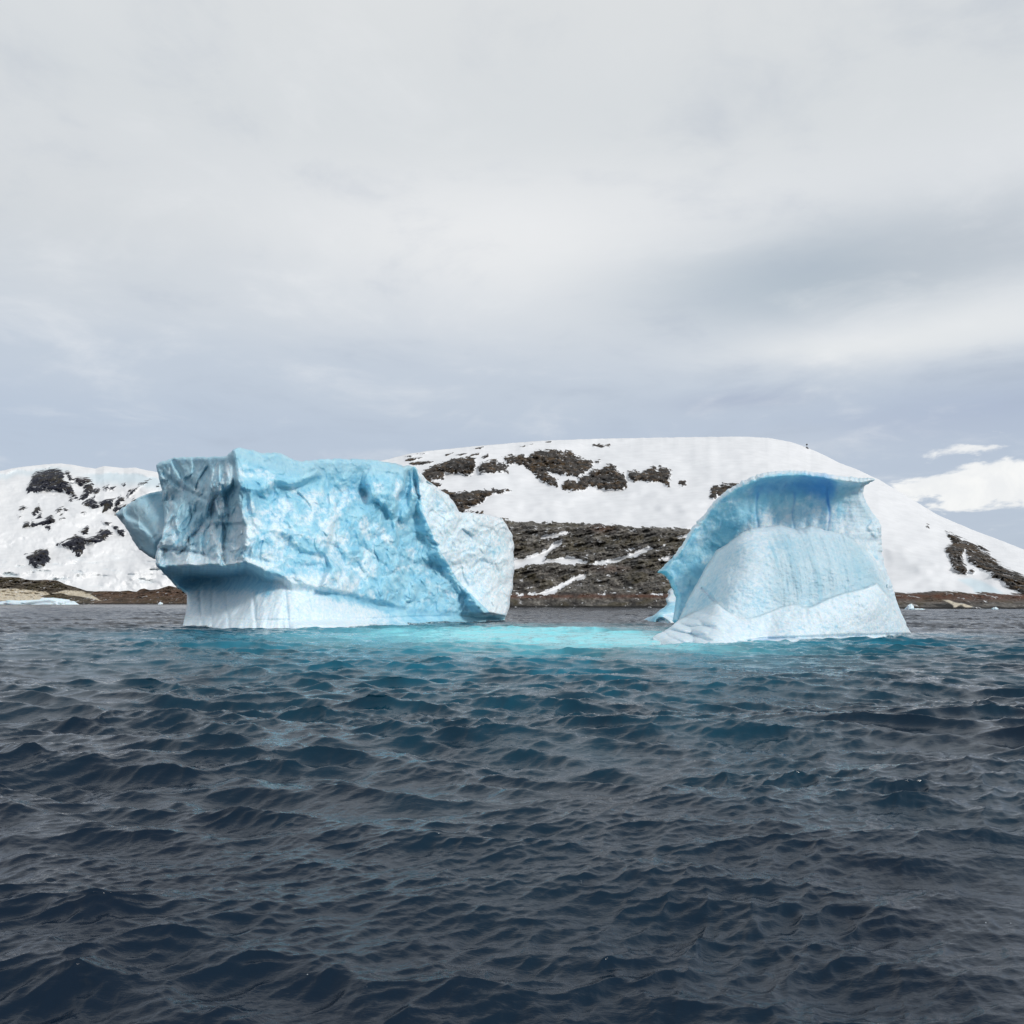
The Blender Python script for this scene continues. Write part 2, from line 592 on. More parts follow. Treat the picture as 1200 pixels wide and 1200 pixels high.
def build_sea():
    rows = [4.0]
    while rows[-1] < 12000:
        d = rows[-1]
        st = min(max(0.028, d * d / 4000 * 0.7), 0.0035 * d + 0.01)
        if d > 160:
            st = 0.004 * d
        if d > 500:
            st = 0.02 * d
        if d > 1500:
            st = 0.15 * d
        rows.append(d + st)
    rows = np.array(rows)
    fine = np.linspace(-0.66, 0.66, 860)
    side = np.linspace(0.70, math.pi, 40)
    ang = np.concatenate([-side[::-1], fine, side])
    R, A = np.meshgrid(rows, ang, indexing='ij')
    # rows are planar depth inside the fine sector so that they stay dense along the view
    rad = R / np.cos(np.clip(A, -0.9, 0.9))
    x, y = (rad * np.sin(A)).ravel(), (rad * np.cos(A)).ravel()
    dist = R.ravel()
    t1 = wave_tile(512, 61.0, 0.9, 14.0, 4.6, 0.108, 0.25, 7, 3)
    t2 = wave_tile(512, 23.3, 0.16, 2.0, 1.25, 0.024, -0.12, 4.0, 5)
    t3 = wave_tile(256, 5.1, 0.05, 0.32, 0.22, 0.0032, 0.4, 1.5, 8)
    t4 = wave_tile(256, 173.0, 9.0, 60.0, 12.0, 0.135, 0.1, 5, 11)
    z = np.zeros_like(x); ox = np.zeros_like(x); oy = np.zeros_like(x)
    fades = [1 / (1 + (dist / 420.0) ** 2), 1 / (1 + (dist / 95.0) ** 2), 1 / (1 + (dist / 28.0) ** 2), 1 / (1 + (dist / 700.0) ** 2)]
    # groups of higher and lower waves
    P = np.stack([x / 21.0, y / 21.0, np.zeros_like(x)], 1)
    grp = 0.92 + 0.75 * perlin(P) + 0.45 * perlin(P * 2.7 + 9)
    grp = np.clip(grp, 0.25, 2.1)
    grp2 = np.clip(0.95 + 1.0 * perlin(P * 4.1 + 20) + 0.6 * perlin(P * np.array([1.5, 2.4, 1]) + 40), 0.3, 2.0)
    for t, rot, fd, chop, g in ((t1, 0.0, fades[0], 0.95, grp), (t2, 0.5, fades[1], 1.0, grp2), (t3, 1.1, fades[2], 0.6, 1.0), (t4, 0.2, fades[3], 1.0, 1.0)):
        h, dx, dy = sample_tile(t, x, y, rot)
        z += h * fd * g; ox += dx * fd * chop * g; oy += dy * fd * chop * g
    far = sstep(dist, 1200, 2500)
    V = np.stack([x + ox, y + oy, z * (1 - far)], 1)
    nr, nc = R.shape
    i, j = np.meshgrid(np.arange(nr - 1), np.arange(nc - 1), indexing='ij')
    v00 = (i * nc + j).ravel()
    Fq = np.stack([v00, v00 + 1, v00 + nc + 1, v00 + nc], 1)
    # the innermost ring is closed by a fan around the point below the eye
    c = len(V)
    V = np.vstack([V, [[0, 0, 0]]])
    j = np.arange(nc - 1)
    fan = np.stack([np.full(nc - 1, c), j + 1, j, j], 1)
    # thin wash where the swell laps the ice
    foam = np.zeros(len(V))
    near = (V[:, 1] > 60) & (V[:, 1] < 200) & (np.abs(V[:, 0]) < 75)
    for line in ([(214, 734), (300, 736.5), (400, 735.5), (480, 731.5), (591, 728)], [(766, 752), (850, 754), (900, 751), (980, 749), (1068, 745)], [(591, 728), (597, 726)]):
        q = np.array(line, float)
        w = unproject(q[:, 0], q[:, 1], wl(q[:, 1]))
        dd = seg_dist(V[near, 0], V[near, 1], [tuple(r[:2]) for r in w])
        foam[near] = np.maximum(foam[near], 0.75 * np.exp(-(dd / 0.9) ** 2) + 0.25 * np.exp(-(dd / 3.0) ** 2))
    me = mesh_obj("sea", V, Fq[:, ::-1], SEA, None, {'foam': foam})
    me['kind'] = 'structure'
    return me, len(V)


build_sea()


# ------------------------------------------------------------------ terrain
def P_(ox, oy, s, *pts):
    return [(ox + a / s, oy + b / s) for a, b in pts]


def min_sd(X, Y, polys, cap=8.0):
    sd = np.full(X.shape, -cap)
    for poly in polys:
        q = np.array(poly)
        m = (X > q[:, 0].min() - cap) & (X < q[:, 0].max() + cap) & (Y > q[:, 1].min() - cap) & (Y < q[:, 1].max() + cap)
        if m.any():
            d, _, _ = poly_sd(X[m], Y[m], poly)
            sd[m] = np.maximum(sd[m], np.clip(d, -cap, cap))
    return sd


def terrain(name, base, crest, d_base, d_crest, mat, step, nrow, profile, shape, back=(1.25, 0.25)):
    """A slope from its foot line to its crest line, going on behind the crest and down again."""
    b, c = np.array(base, float), np.array(crest, float)
    px = np.arange(c[0, 0], c[-1, 0] + step, step)
    t = np.concatenate([np.linspace(-0.03, 1, nrow), [1.0 + 0.02 * k for k in range(1, 9)]])
    PX, T = np.meshgrid(px, t)
    yb = np.interp(PX, b[:, 0], b[:, 1]); yt = np.interp(PX, c[:, 0], c[:, 1])
    # small irregularities of the crest
    q = np.stack([PX.ravel() / 9.0, np.zeros(PX.size), np.zeros(PX.size)], 1)
    yt = yt + 0.6 * fbm(q, 3).reshape(PX.shape) * np.clip(T, 0, 1) ** 10
    Tc = np.minimum(T, 1.0)
    PY = yb + (yt - yb) * Tc
    db = np.interp(PX, *np.array(d_base, float).T); dc = np.interp(PX, *np.array(d_crest, float).T)
    D = db + (dc - db) * profile(PX, PY, Tc)
    x, y, dd = PX.ravel(), PY.ravel(), D.ravel()
    dn, at = shape(x, y, dd, T.ravel())
    dd = dd + dn
    V = unproject(x, y, dd)
    over = (T.ravel() > 1.0)
    k = np.maximum(T.ravel() - 1.0, 0)
    V[over, 1] += k[over] * dd[over] * 2.2
    V[over, 0] *= (1 + k[over] * 2.2)
    V[over, 2] -= k[over] ** 1.3 * dd[over] * 1.6
    nr, nc = PX.shape
    i, j = np.meshgrid(np.arange(nr - 1), np.arange(nc - 1), indexing='ij')
    v00 = (i * nc + j).ravel()
    o = mesh_obj(name, V, np.stack([v00, v00 + 1, v00 + nc + 1, v00 + nc], 1), mat, None, at)
    o['kind'] = 'structure'
    return o


A6 = lambda *p: P_(450, 510, 6.0, *p)
B5 = lambda *p: P_(640, 510, 5.4545, *p)
C5 = lambda *p: P_(590, 600, 5.4545, *p)
D8 = lambda *p: P_(1030, 580, 8.0, *p)
E12 = lambda *p: P_(22, 540, 12.0, *p)
F12 = lambda *p: P_(100, 540, 12.0, *p)
G6 = lambda *p: P_(22, 640, 6.0, *p)

outcrops = [
    A6((250, 270), (330, 225), (420, 190), (520, 160), (600, 150), (645, 165), (640, 215), (625, 270), (590, 285), (510, 268), (430, 265), (420, 300), (340, 320), (405, 345), (380, 365), (300, 350)),
    A6((655, 225), (700, 190), (760, 175), (795, 170), (800, 195), (850, 205), (870, 260), (800, 262), (720, 272), (665, 272)),
    [(590, 537), (600, 534.5), (615, 532), (617, 536), (626, 529), (642, 527), (655, 527.5), (660, 531), (662, 529), (671, 529.5), (675, 536), (688, 538.5), (697, 542), (690, 550), (680, 557), (676, 558), (660, 556.5), (640, 552), (648, 559), (654, 566), (654, 571), (646, 570), (630, 560), (620, 549), (613, 544), (596, 544.5)],
    B5((95, 325), (120, 295), (180, 290), (190, 310), (215, 300), (200, 265), (240, 265), (300, 225), (350, 215), (380, 190), (420, 185), (445, 205), (470, 240), (495, 250), (515, 290), (515, 325), (470, 350), (380, 345), (320, 335), (275, 320), (250, 350), (180, 358), (110, 340)),
    B5((518, 235), (570, 228), (600, 245), (640, 215), (690, 195), (710, 225), (730, 200), (790, 215), (800, 255), (785, 290), (790, 325), (765, 325), (740, 295), (650, 298), (605, 280), (560, 298), (530, 270)),
    B5((850, 295), (890, 288), (895, 300), (885, 325), (852, 325)),
    B5((310, 165), (340, 155), (345, 180), (320, 180)),
    B5((1055, 345), (1070, 325), (1120, 325), (1130, 310), (1230, 310), (1230, 340), (1100, 390), (1070, 405), (1048, 395)),
    A6((380, 380), (430, 375), (460, 400), (540, 400), (640, 390), (760, 380), (890, 390), (850, 405), (740, 415), (700, 465), (650, 490), (600, 495), (610, 515), (580, 530), (690, 540), (690, 548), (520, 545), (420, 430)),
    D8((625, 338), (700, 370), (760, 400), (785, 440), (800, 425), (880, 450), (960, 520), (1040, 565), (1080, 610), (1180, 680), (1400, 780), (1400, 950), (1185, 840), (1170, 800), (1065, 775), (1060, 745), (960, 700), (900, 660), (845, 630), (830, 570), (810, 510), (780, 560), (790, 640), (820, 690), (825, 745), (740, 715), (700, 685), (650, 575), (620, 510), (640, 475), (680, 465), (690, 430), (655, 390)),
    D8((920, 455), (1000, 500), (1040, 560), (1000, 545), (950, 500)),
    D8((850, 700), (880, 695), (900, 715), (880, 740), (855, 725)),
    D8((452, 285), (463, 285), (463, 308), (452, 308)),
    B5((295, 65), (340, 58), (400, 68), (370, 78), (310, 75)),
]
strips = [
    A6((155, 202), (240, 185), (350, 182), (330, 198), (210, 210)), A6((150, 172), (210, 158), (275, 155), (210, 177), (150, 180)),
    A6((150, 150), (240, 132), (190, 150)), A6((250, 130), (305, 121), (270, 134)), A6((425, 140), (495, 121), (440, 145)),
    A6((495, 137), (595, 124), (540, 142)), A6((600, 140), (675, 121), (670, 137), (610, 147)), A6((685, 157), (735, 131), (740, 152), (700, 167)),
    A6((620, 95), (705, 79), (680, 95)), A6((955, 80), (1050, 61), (980, 82)), A6((1135, 50), (1180, 40), (1170, 53)), A6((850, 147), (905, 127), (900, 142), (860, 154)),
    A6((-10, 165), (30, 155), (30, 166)),
]
lower = [(380, 590), (480, 600), (590, 607), (600, 611), (640, 612), (680, 613), (720, 615), (745, 618), (780, 618), (805, 619), (830, 632), (870, 672), (905, 690), (1000, 692), (1040, 693.5), (1085, 695), (1108, 692.5), (1150, 695), (1180, 696.5), (1280, 699), (1280, 735), (380, 735)]
patches = [
    C5((235, 153), (300, 136), (430, 123), (420, 142), (300, 162), (240, 167)),
    C5((40, 300), (170, 285), (280, 235), (310, 200), (275, 196), (380, 178), (350, 220), (290, 265), (260, 310), (330, 295), (400, 280), (460, 290), (540, 315), (530, 332), (380, 332), (330, 318), (200, 335), (40, 365)),
    C5((575, 337), (600, 310), (720, 295), (800, 270), (870, 240), (940, 223), (1030, 213), (1000, 237), (900, 262), (800, 297), (720, 322), (620, 340)),
    C5((195, 527), (300, 490), (400, 450), (450, 410), (525, 386), (537, 412), (470, 442), (390, 472), (370, 497), (270, 527)),
    C5((1090, 160), (1230, 125), (1210, 175), (1150, 168)), C5((1000, 302), (1090, 270), (1060, 312)), C5((750, 238), (840, 226), (830, 242)), C5((580, 525), (650, 516), (660, 537)),
    C5((890, 524), (1060, 518), (1060, 532)), C5((0, 522), (200, 517), (200, 528), (0, 530)),
]
hill_base = [(200, 717), (560, 712.6), (800, 712.8), (1000, 713.6), (1300, 715)]
hill_crest = [(230, 712), (260, 690), (320, 610), (400, 553), (440, 541), (455, 538), (480, 531.5), (505, 528), (560, 522.5), (620, 517.5), (645, 516), (700, 514), (800, 512.3), (870, 511.5), (900, 513), (925, 517.5), (945, 524), (965, 533), (985, 543), (1003, 549.5), (1030, 562), (1060, 580), (1100, 604), (1140, 621), (1180, 636), (1230, 656), (1300, 690)]


def hill_profile(px, py, t):
    # rocky foot, then the snow dome above it
    return np.interp(t, [-0.03, 0, 0.06, 0.30, 0.48, 0.62, 0.8, 0.92, 1.0], [-0.005, 0, 0.03, 0.16, 0.26, 0.42, 0.66, 0.84, 1.0])


def hill_shape(x, y, d, t):
    ro = min_sd(x, y, outcrops); rs = min_sd(x, y, strips); lo = min_sd(x, y, [lower]); pa = min_sd(x, y, patches)
    low_rock = np.minimum(lo, -pa)
    rock = np.maximum(np.maximum(ro, rs), low_rock)
    inl = sstep(lo, -1, 2)
    P = np.stack([x / 60, y / 60, d / 150], 1)
    Q = np.stack([x / 7.0, y / 5.0, d / 60], 1)
    dn = 34 * fbm(P, 3)
    rug = sstep(np.maximum(ro, rs), -1.5, 3)
    dn -= rug * (7 + 16 * fbm(Q, 5, 0.6, ridged=True))
    S = np.stack([x / 34.0 - y / 40, y / 6.0 + x / 22, d / 160], 1)
    dn -= inl * sstep(low_rock, -3, 2) * (3 + 17 * fbm(S, 6, 0.6, ridged=True) + 4 * fbm(Q, 4))
    fade = np.interp(y, [660, 711], [1.0, 0.25])
    dn *= fade
    band = 0.9 * np.exp(-((y - 698.5) / 2.6) ** 2) * (x < 900) + 0.95 * sstep(x, 1000, 1040) * np.exp(-((y - 699) / 5.0) ** 2)
    band += 0.7 * np.exp(-(((x - 706) / 14) ** 2 + ((y - 619) / 5) ** 2)) + 0.5 * np.exp(-(((x - 715) / 22) ** 2 + ((y - 666) / 4) ** 2))
    cream = sstep(min_sd(x, y, [D8((590, 983), (660, 985), (720, 1010), (790, 1018), (880, 1045), (860, 1060), (700, 1060), (690, 1030), (640, 1005))]), -0.5, 0.8)
    shb = np.interp(x, [500, 800, 1100], [711.2, 711.6, 713.2])
    wet = sstep(y, shb - 2.4, shb - 0.6) + 0.9 * sstep(min_sd(x, y, [D8((480, 1020), (660, 1015), (700, 1040), (690, 1062), (560, 1050)), D8((740, 1040), (780, 1030), (810, 1060), (720, 1062))]), -1, 1)
    blue = 0.75 * sstep(min_sd(x, y, [D8((750, 795), (850, 785), (960, 810), (1080, 870), (1150, 920), (900, 915), (880, 870), (800, 825))]), -3, 2)
    rag = np.where(lo > ro, 0.55, 0.70)
    rag = np.where(rs > -3, 0.22, rag)
    return dn, {'dark': 0.8 * sstep(ro - lo, -3, 0) * (lo < -1), 'rock': rock, 'rag': rag, 'rust': np.clip(band, 0, 1), 'cream': cream, 'wet': np.clip(wet, 0, 1), 'blue': blue}


terrain("snow_hill", hill_base, hill_crest, [(200, 480), (640, 505), (1100, 415), (1300, 400)], [(200, 700), (440, 1000), (700, 1180), (950, 1150), (1100, 900), (1300, 650)],
        HILL, 1.0, 210, hill_profile, hill_shape)

mrocks = [
    E12((100, 400), (145, 340), (190, 220), (280, 165), (420, 125), (560, 115), (600, 160), (640, 190), (620, 250), (680, 290), (700, 330), (760, 330), (760, 400), (800, 490), (830, 540), (760, 490), (650, 430), (620, 415), (440, 410), (350, 420), (280, 440), (200, 425), (130, 430)),
    E12((660, 160), (700, 165), (760, 270), (720, 280)),
    E12((770, 240), (830, 230), (900, 255), (960, 250), (1030, 280), (960, 310), (900, 320), (870, 350), (820, 320), (790, 300)),
    E12((920, 380), (980, 330), (1040, 310), (1045, 400), (1000, 480), (940, 520), (860, 545), (920, 450)),
    E12((905, 590), (960, 550), (1040, 525), (1090, 570), (1120, 630), (1030, 660), (960, 630)),
    E12((70, 940), (80, 870), (150, 860), (140, 910)), E12((170, 910), (190, 860), (240, 890), (340, 850), (450, 770), (500, 820), (470, 870), (380, 880), (300, 890), (230, 920)),
    E12((195, 740), (240, 670), (285, 630), (295, 700), (250, 750), (210, 775)), E12((260, 795), (325, 725), (305, 785)),
    E12((535, 740), (560, 675), (605, 655), (580, 725)), E12((625, 655), (675, 690), (650, 715)), E12((595, 755), (645, 742), (630, 770)),
    E12((10, 690), (60, 640), (90, 650), (40, 720)), E12((0, 780), (40, 775), (30, 800), (0, 800)), E12((380, 935), (430, 925), (425, 950)), E12((720, 520), (742, 520), (742, 555), (722, 555)),
    E12((850, 990), (980, 920), (990, 980), (940, 1040), (890, 1020)), E12((575, 820), (640, 800), (600, 822)), E12((890, 735), (940, 725), (935, 745)),
    [(67.5, 638), (84, 632.5), (89, 628), (95, 628), (101, 631), (112, 628), (119, 623), (128, 622.5), (131, 626), (125, 628), (121, 633), (112, 635), (104, 636), (98.5, 634), (98, 640), (96, 648), (92, 651), (88, 648), (80, 641), (73, 640)],
    F12((195, 590), (280, 555), (380, 545), (380, 600), (370, 640), (300, 690), (250, 705), (260, 640), (215, 620)),
    F12((405, 700), (430, 650), (520, 640), (590, 610), (600, 630), (540, 680), (430, 745)), F12((420, 590), (470, 530), (550, 520), (530, 560), (470, 600), (440, 620)),
    F12((595, 495), (620, 435), (705, 405), (660, 465), (610, 510)), F12((115, 400), (195, 390), (185, 460), (130, 505)), F12((262, 370), (325, 350), (312, 425), (268, 412)),
    F12((335, 422), (360, 378), (412, 372), (390, 405)), F12((668, 572), (690, 548), (745, 533), (720, 558)), F12((245, 862), (290, 848), (362, 880), (340, 898), (280, 882)),
    F12((378, 908), (430, 918), (480, 978), (555, 1010), (530, 1045), (470, 1012), (440, 960)), F12((530, 335), (555, 318), (560, 330), (540, 345)), F12((1010, 360), (1040, 330), (1035, 355)),
    F12((700, 405), (800, 325), (905, 262), (810, 338)),
    G6((55, 75), (110, 55), (150, 25), (205, 20), (215, 95), (180, 140), (110, 140), (75, 120)),
]
m_base = [(-80, 712), (320, 712)]
m_crest = [(-80, 568), (-20, 556), (22, 547.5), (45, 545), (60, 543.5), (72, 543), (85, 544.5), (100, 547.5), (112, 549), (122, 546), (132, 547), (145, 548.5), (158, 547.8), (172, 551), (190, 554), (220, 566), (260, 600), (320, 660)]


def m_shape(x, y, d, t):
    ro = min_sd(x, y, mrocks)
    P = np.stack([x / 55, y / 50, d / 400], 1)
    Q = np.stack([x / 5.0 + y / 9, y / 5.0 - x / 9, d / 150], 1)
    dn = 120 * fbm(P, 5, 0.46)
    dn -= sstep(ro, -2, 3) * (18 + 34 * fbm(Q, 5, 0.6, ridged=True))
    # serac band: broken steps of glacier ice under the summit snow and at the foot
    yt = np.interp(x, *np.array(m_crest).T)
    w = 5 * fbm(np.stack([x / 14, y * 0, y * 0], 1), 3)
    band = sstep(y - yt - w, 5, 9) * (1 - sstep(y - yt - w, 13, 26)) * sstep(x, 85, 120) + 0.7 * sstep(y - yt - w, 3, 6) * (1 - sstep(y - yt - w, 7, 14)) * (1 - sstep(x, 60, 100))
    R = np.stack([x / 26, y / 5.0, d / 500], 1)
    lowf = np.exp(-((y - 672) / 16) ** 2)
    crev = sstep(fbm(R, 4, 0.6), 0.05, 0.4) * lowf
    dn += 25 * band + 16 * crev
    z0 = np.zeros_like(x)
    return dn, {'rock': ro + 0.5, 'rag': np.full(x.shape, 0.68), 'rust': 0.5 * np.exp(-(((x - 102) / 10) ** 2 + ((y - 563) / 4) ** 2)), 'cream': z0, 'wet': z0, 'blue': np.clip(0.7 * band + 0.55 * crev, 0, 1)}


terrain("snow_mountain", m_base, m_crest, [(-80, 1350), (320, 1350)], [(-80, 2600), (60, 2700), (320, 2200)], MOUNT, 0.8, 190,
        lambda px, py, t: np.interp(t, [-0.03, 0, 0.25, 0.6, 0.9, 1.0], [-0.005, 0, 0.12, 0.42, 0.78, 1.0]), m_shape)

s_base = [(-80, 707.9), (320, 708.3)]
s_crest = [(-80, 672), (-10, 676), (22, 676.5), (30, 679), (40, 680), (55, 679.3), (66, 680), (78, 685), (90, 688.5), (102, 692.5), (112, 693), (125, 692.6), (140, 693), (150, 692), (160, 693.5), (164, 690.5), (169, 689.5), (176, 691.5), (186, 690), (193, 688), (198, 686.2), (205, 688), (222, 690), (320, 692)]


def s_shape(x, y, d, t):
    Q = np.stack([x / 9.0, y / 3.0, d / 90], 1)
    dn = -14 * fbm(Q, 4, 0.6, ridged=True)
    cream = np.maximum(min_sd(x, y, [G6((-700, 300), (20, 298), (90, 310), (190, 320), (220, 340), (150, 350), (230, 385), (-700, 385))]),
                       min_sd(x, y, [G6((220, 335), (330, 308), (440, 315), (500, 335), (550, 365), (585, 388), (520, 372), (420, 352), (345, 345), (300, 330))]))
    knoll = sstep(min_sd(x, y, [G6((600, 400), (560, 375), (440, 345), (210, 340), (240, 390), (380, 405))]), -1, 1)
    rust = 0.5 * sstep(x, 104, 114) + 0.55 * np.exp(-(((x - 58) / 10) ** 2 + ((y - 680) / 2.5) ** 2))
    rust = rust * (0.55 + 0.45 * np.exp(-((y - 696) / 5) ** 2))
    wet = sstep(y, 706.0, 707.6) * 0.8
    return dn * np.interp(y, [690, 707], [1, .3]), {'rock': np.full(x.shape, 6.0), 'rag': np.full(x.shape, 1.0), 'rust': np.clip(rust, 0, 1), 'cream': 0.95 * sstep(cream, -0.6, 0.9), 'wet': wet, 'blue': 0 * x}


terrain("rocky_shore", s_base, s_crest, [(-80, 1000), (320, 960)], [(-80, 1090), (320, 1040)], SHORE, 0.6, 60, lambda px, py, t: t * 1.0, s_shape)


# ------------------------------------------------------------------ the large flat-topped iceberg on the left
def vmax(*fs):
    return lambda x, y: np.maximum.reduce([f(x, y) for f in fs])


def smin(a, b, k):
    h = np.clip(0.5 + 0.5 * (b - a) / k, 0, 1)
    return b + (a - b) * h - k * h * (1 - h)


def smax(a, b, k):
    return -smin(-a, -b, k)


left_outline = [(183, 545), (187, 541.5), (200, 538), (204, 536), (225, 535.5), (255, 535), (263, 535), (268, 531), (273, 527), (278, 524.5), (288, 526), (300, 529), (310, 530.5), (325, 530.5), (333, 533), (342, 537.5), (352, 540.5), (365, 539.5), (378, 538), (392, 537), (405, 538), (420, 537.5), (436, 538.5), (450, 541), (470, 545), (486, 546.5), (492, 553), (501, 563), (508, 568), (516, 574), (526, 580), (533, 590), (538, 599.5), (552, 601), (566, 602), (580, 605), (589, 608), (594, 615), (599, 624), (602, 636), (602, 650), (603, 662), (601, 678), (601, 690), (598, 702), (597, 712), (595, 717), (591, 727), (591, 734), (480, 742), (400, 748), (300, 750), (214, 744), (214, 734), (217, 722), (219, 710), (219, 697), (215, 694), (208, 690), (200, 680), (195, 675), (188, 667), (183, 663), (182.5, 650), (184, 640), (190, 628), (193, 612), (191, 590), (190, 575), (186, 560)]

left_face = tps([(183, 545, 143), (230, 540, 136), (276, 530, 122), (190, 590, 143), (240, 590, 132), (284, 590, 121), (184, 650, 137), (240, 655, 129), (290, 640, 119.5), (330, 600, 108), (330, 540, 108)])
wall = tps([(276, 530, 122), (284, 590, 121.5), (290, 640, 120), (340, 560, 129), (400, 560, 137), (470, 560, 147), (340, 640, 126), (400, 640, 135), (460, 640, 147), (490, 660, 153), (540, 700, 160), (590, 720, 168), (600, 620, 172), (540, 560, 162), (300, 665, 121), (380, 690, 129), (440, 700, 141), (183, 600, 100)])
base_s = tps([(214, 734, wl(733.5)), (260, 737, wl(736)), (320, 738, wl(737)), (400, 736, wl(735.5)), (480, 732, wl(731.5)), (540, 729.5, wl(729.5)), (592, 728, wl(728)), (224, 702, 142.5), (260, 702, 137.5), (300, 704, 126), (330, 708, 123.8), (400, 710, 130.5), (470, 718, 147), (222, 682, 149), (260, 682, 146), (300, 682, 131), (350, 688, 127.5), (420, 701, 139), (480, 708, 150), (540, 714, 163), (585, 715, 172), (300, 640, 133), (400, 640, 150), (200, 660, 144)])
rblock_a = tps([(487, 546, 147.5), (494, 600, 149), (512, 640, 152.5), (540, 690, 158), (480, 620, 156), (500, 680, 165), (470, 560, 156), (520, 700, 166)])
rblock_b = tps([(487, 546, 147.5), (494, 600, 149), (512, 640, 152.5), (545, 690, 158.5), (560, 600, 161), (600, 640, 169), (600, 690, 168), (585, 720, 163.5), (575, 640, 163), (560, 720, 155)])


def left_depth(x, y):
    upper = smax(left_face(x, y), wall(x, y), 1.0)
    jx = x + (7.0 * perlin(np.stack([y / 15.0, 0 * y + 2, 0 * y], 1)) + 4.0 * perlin(np.stack([y / 5.0, 0 * y + 7, 0 * y], 1))) * sstep(y, 555, 600)
    rb = smax(rblock_a(jx, y), rblock_b(x, y), 0.6)
    gate = 60 * sstep(480 - x, 0, 30)
    upper = smin(upper, rb + gate, 2.4)
    # cut away below the notch line: the wave-washed foot
    cut_y = np.interp(x, [183, 230, 270, 288, 310, 340, 380, 420, 450, 480, 510, 560, 600], [662, 662, 661, 657, 668, 680, 690, 697, 705, 712, 716, 718, 722])
    wob = np.interp(x, [290, 330], [1.2, 5.0]) * perlin(np.stack([x / 21.0, 0 * x + 3, 0 * x], 1)) + 0.9 * perlin(np.stack([x / 4.0, 0 * x + 8, 0 * x], 1))
    k = sstep(y, cut_y + wob - 0.8, cut_y + wob + np.interp(x, [183, 270, 300, 330, 420, 600], [17, 18, 16, 12, 10, 4]))
    b = base_s(x, y)
    b = np.maximum(b, upper + np.interp(x, [183, 290, 330, 480], [2.0, 1.2, 0.0, 0.4]))
    under = sstep(y, 724, 734)
    b = b * (1 - under) + base_s(x, y) * under
    return upper * (1 - k) + b * k


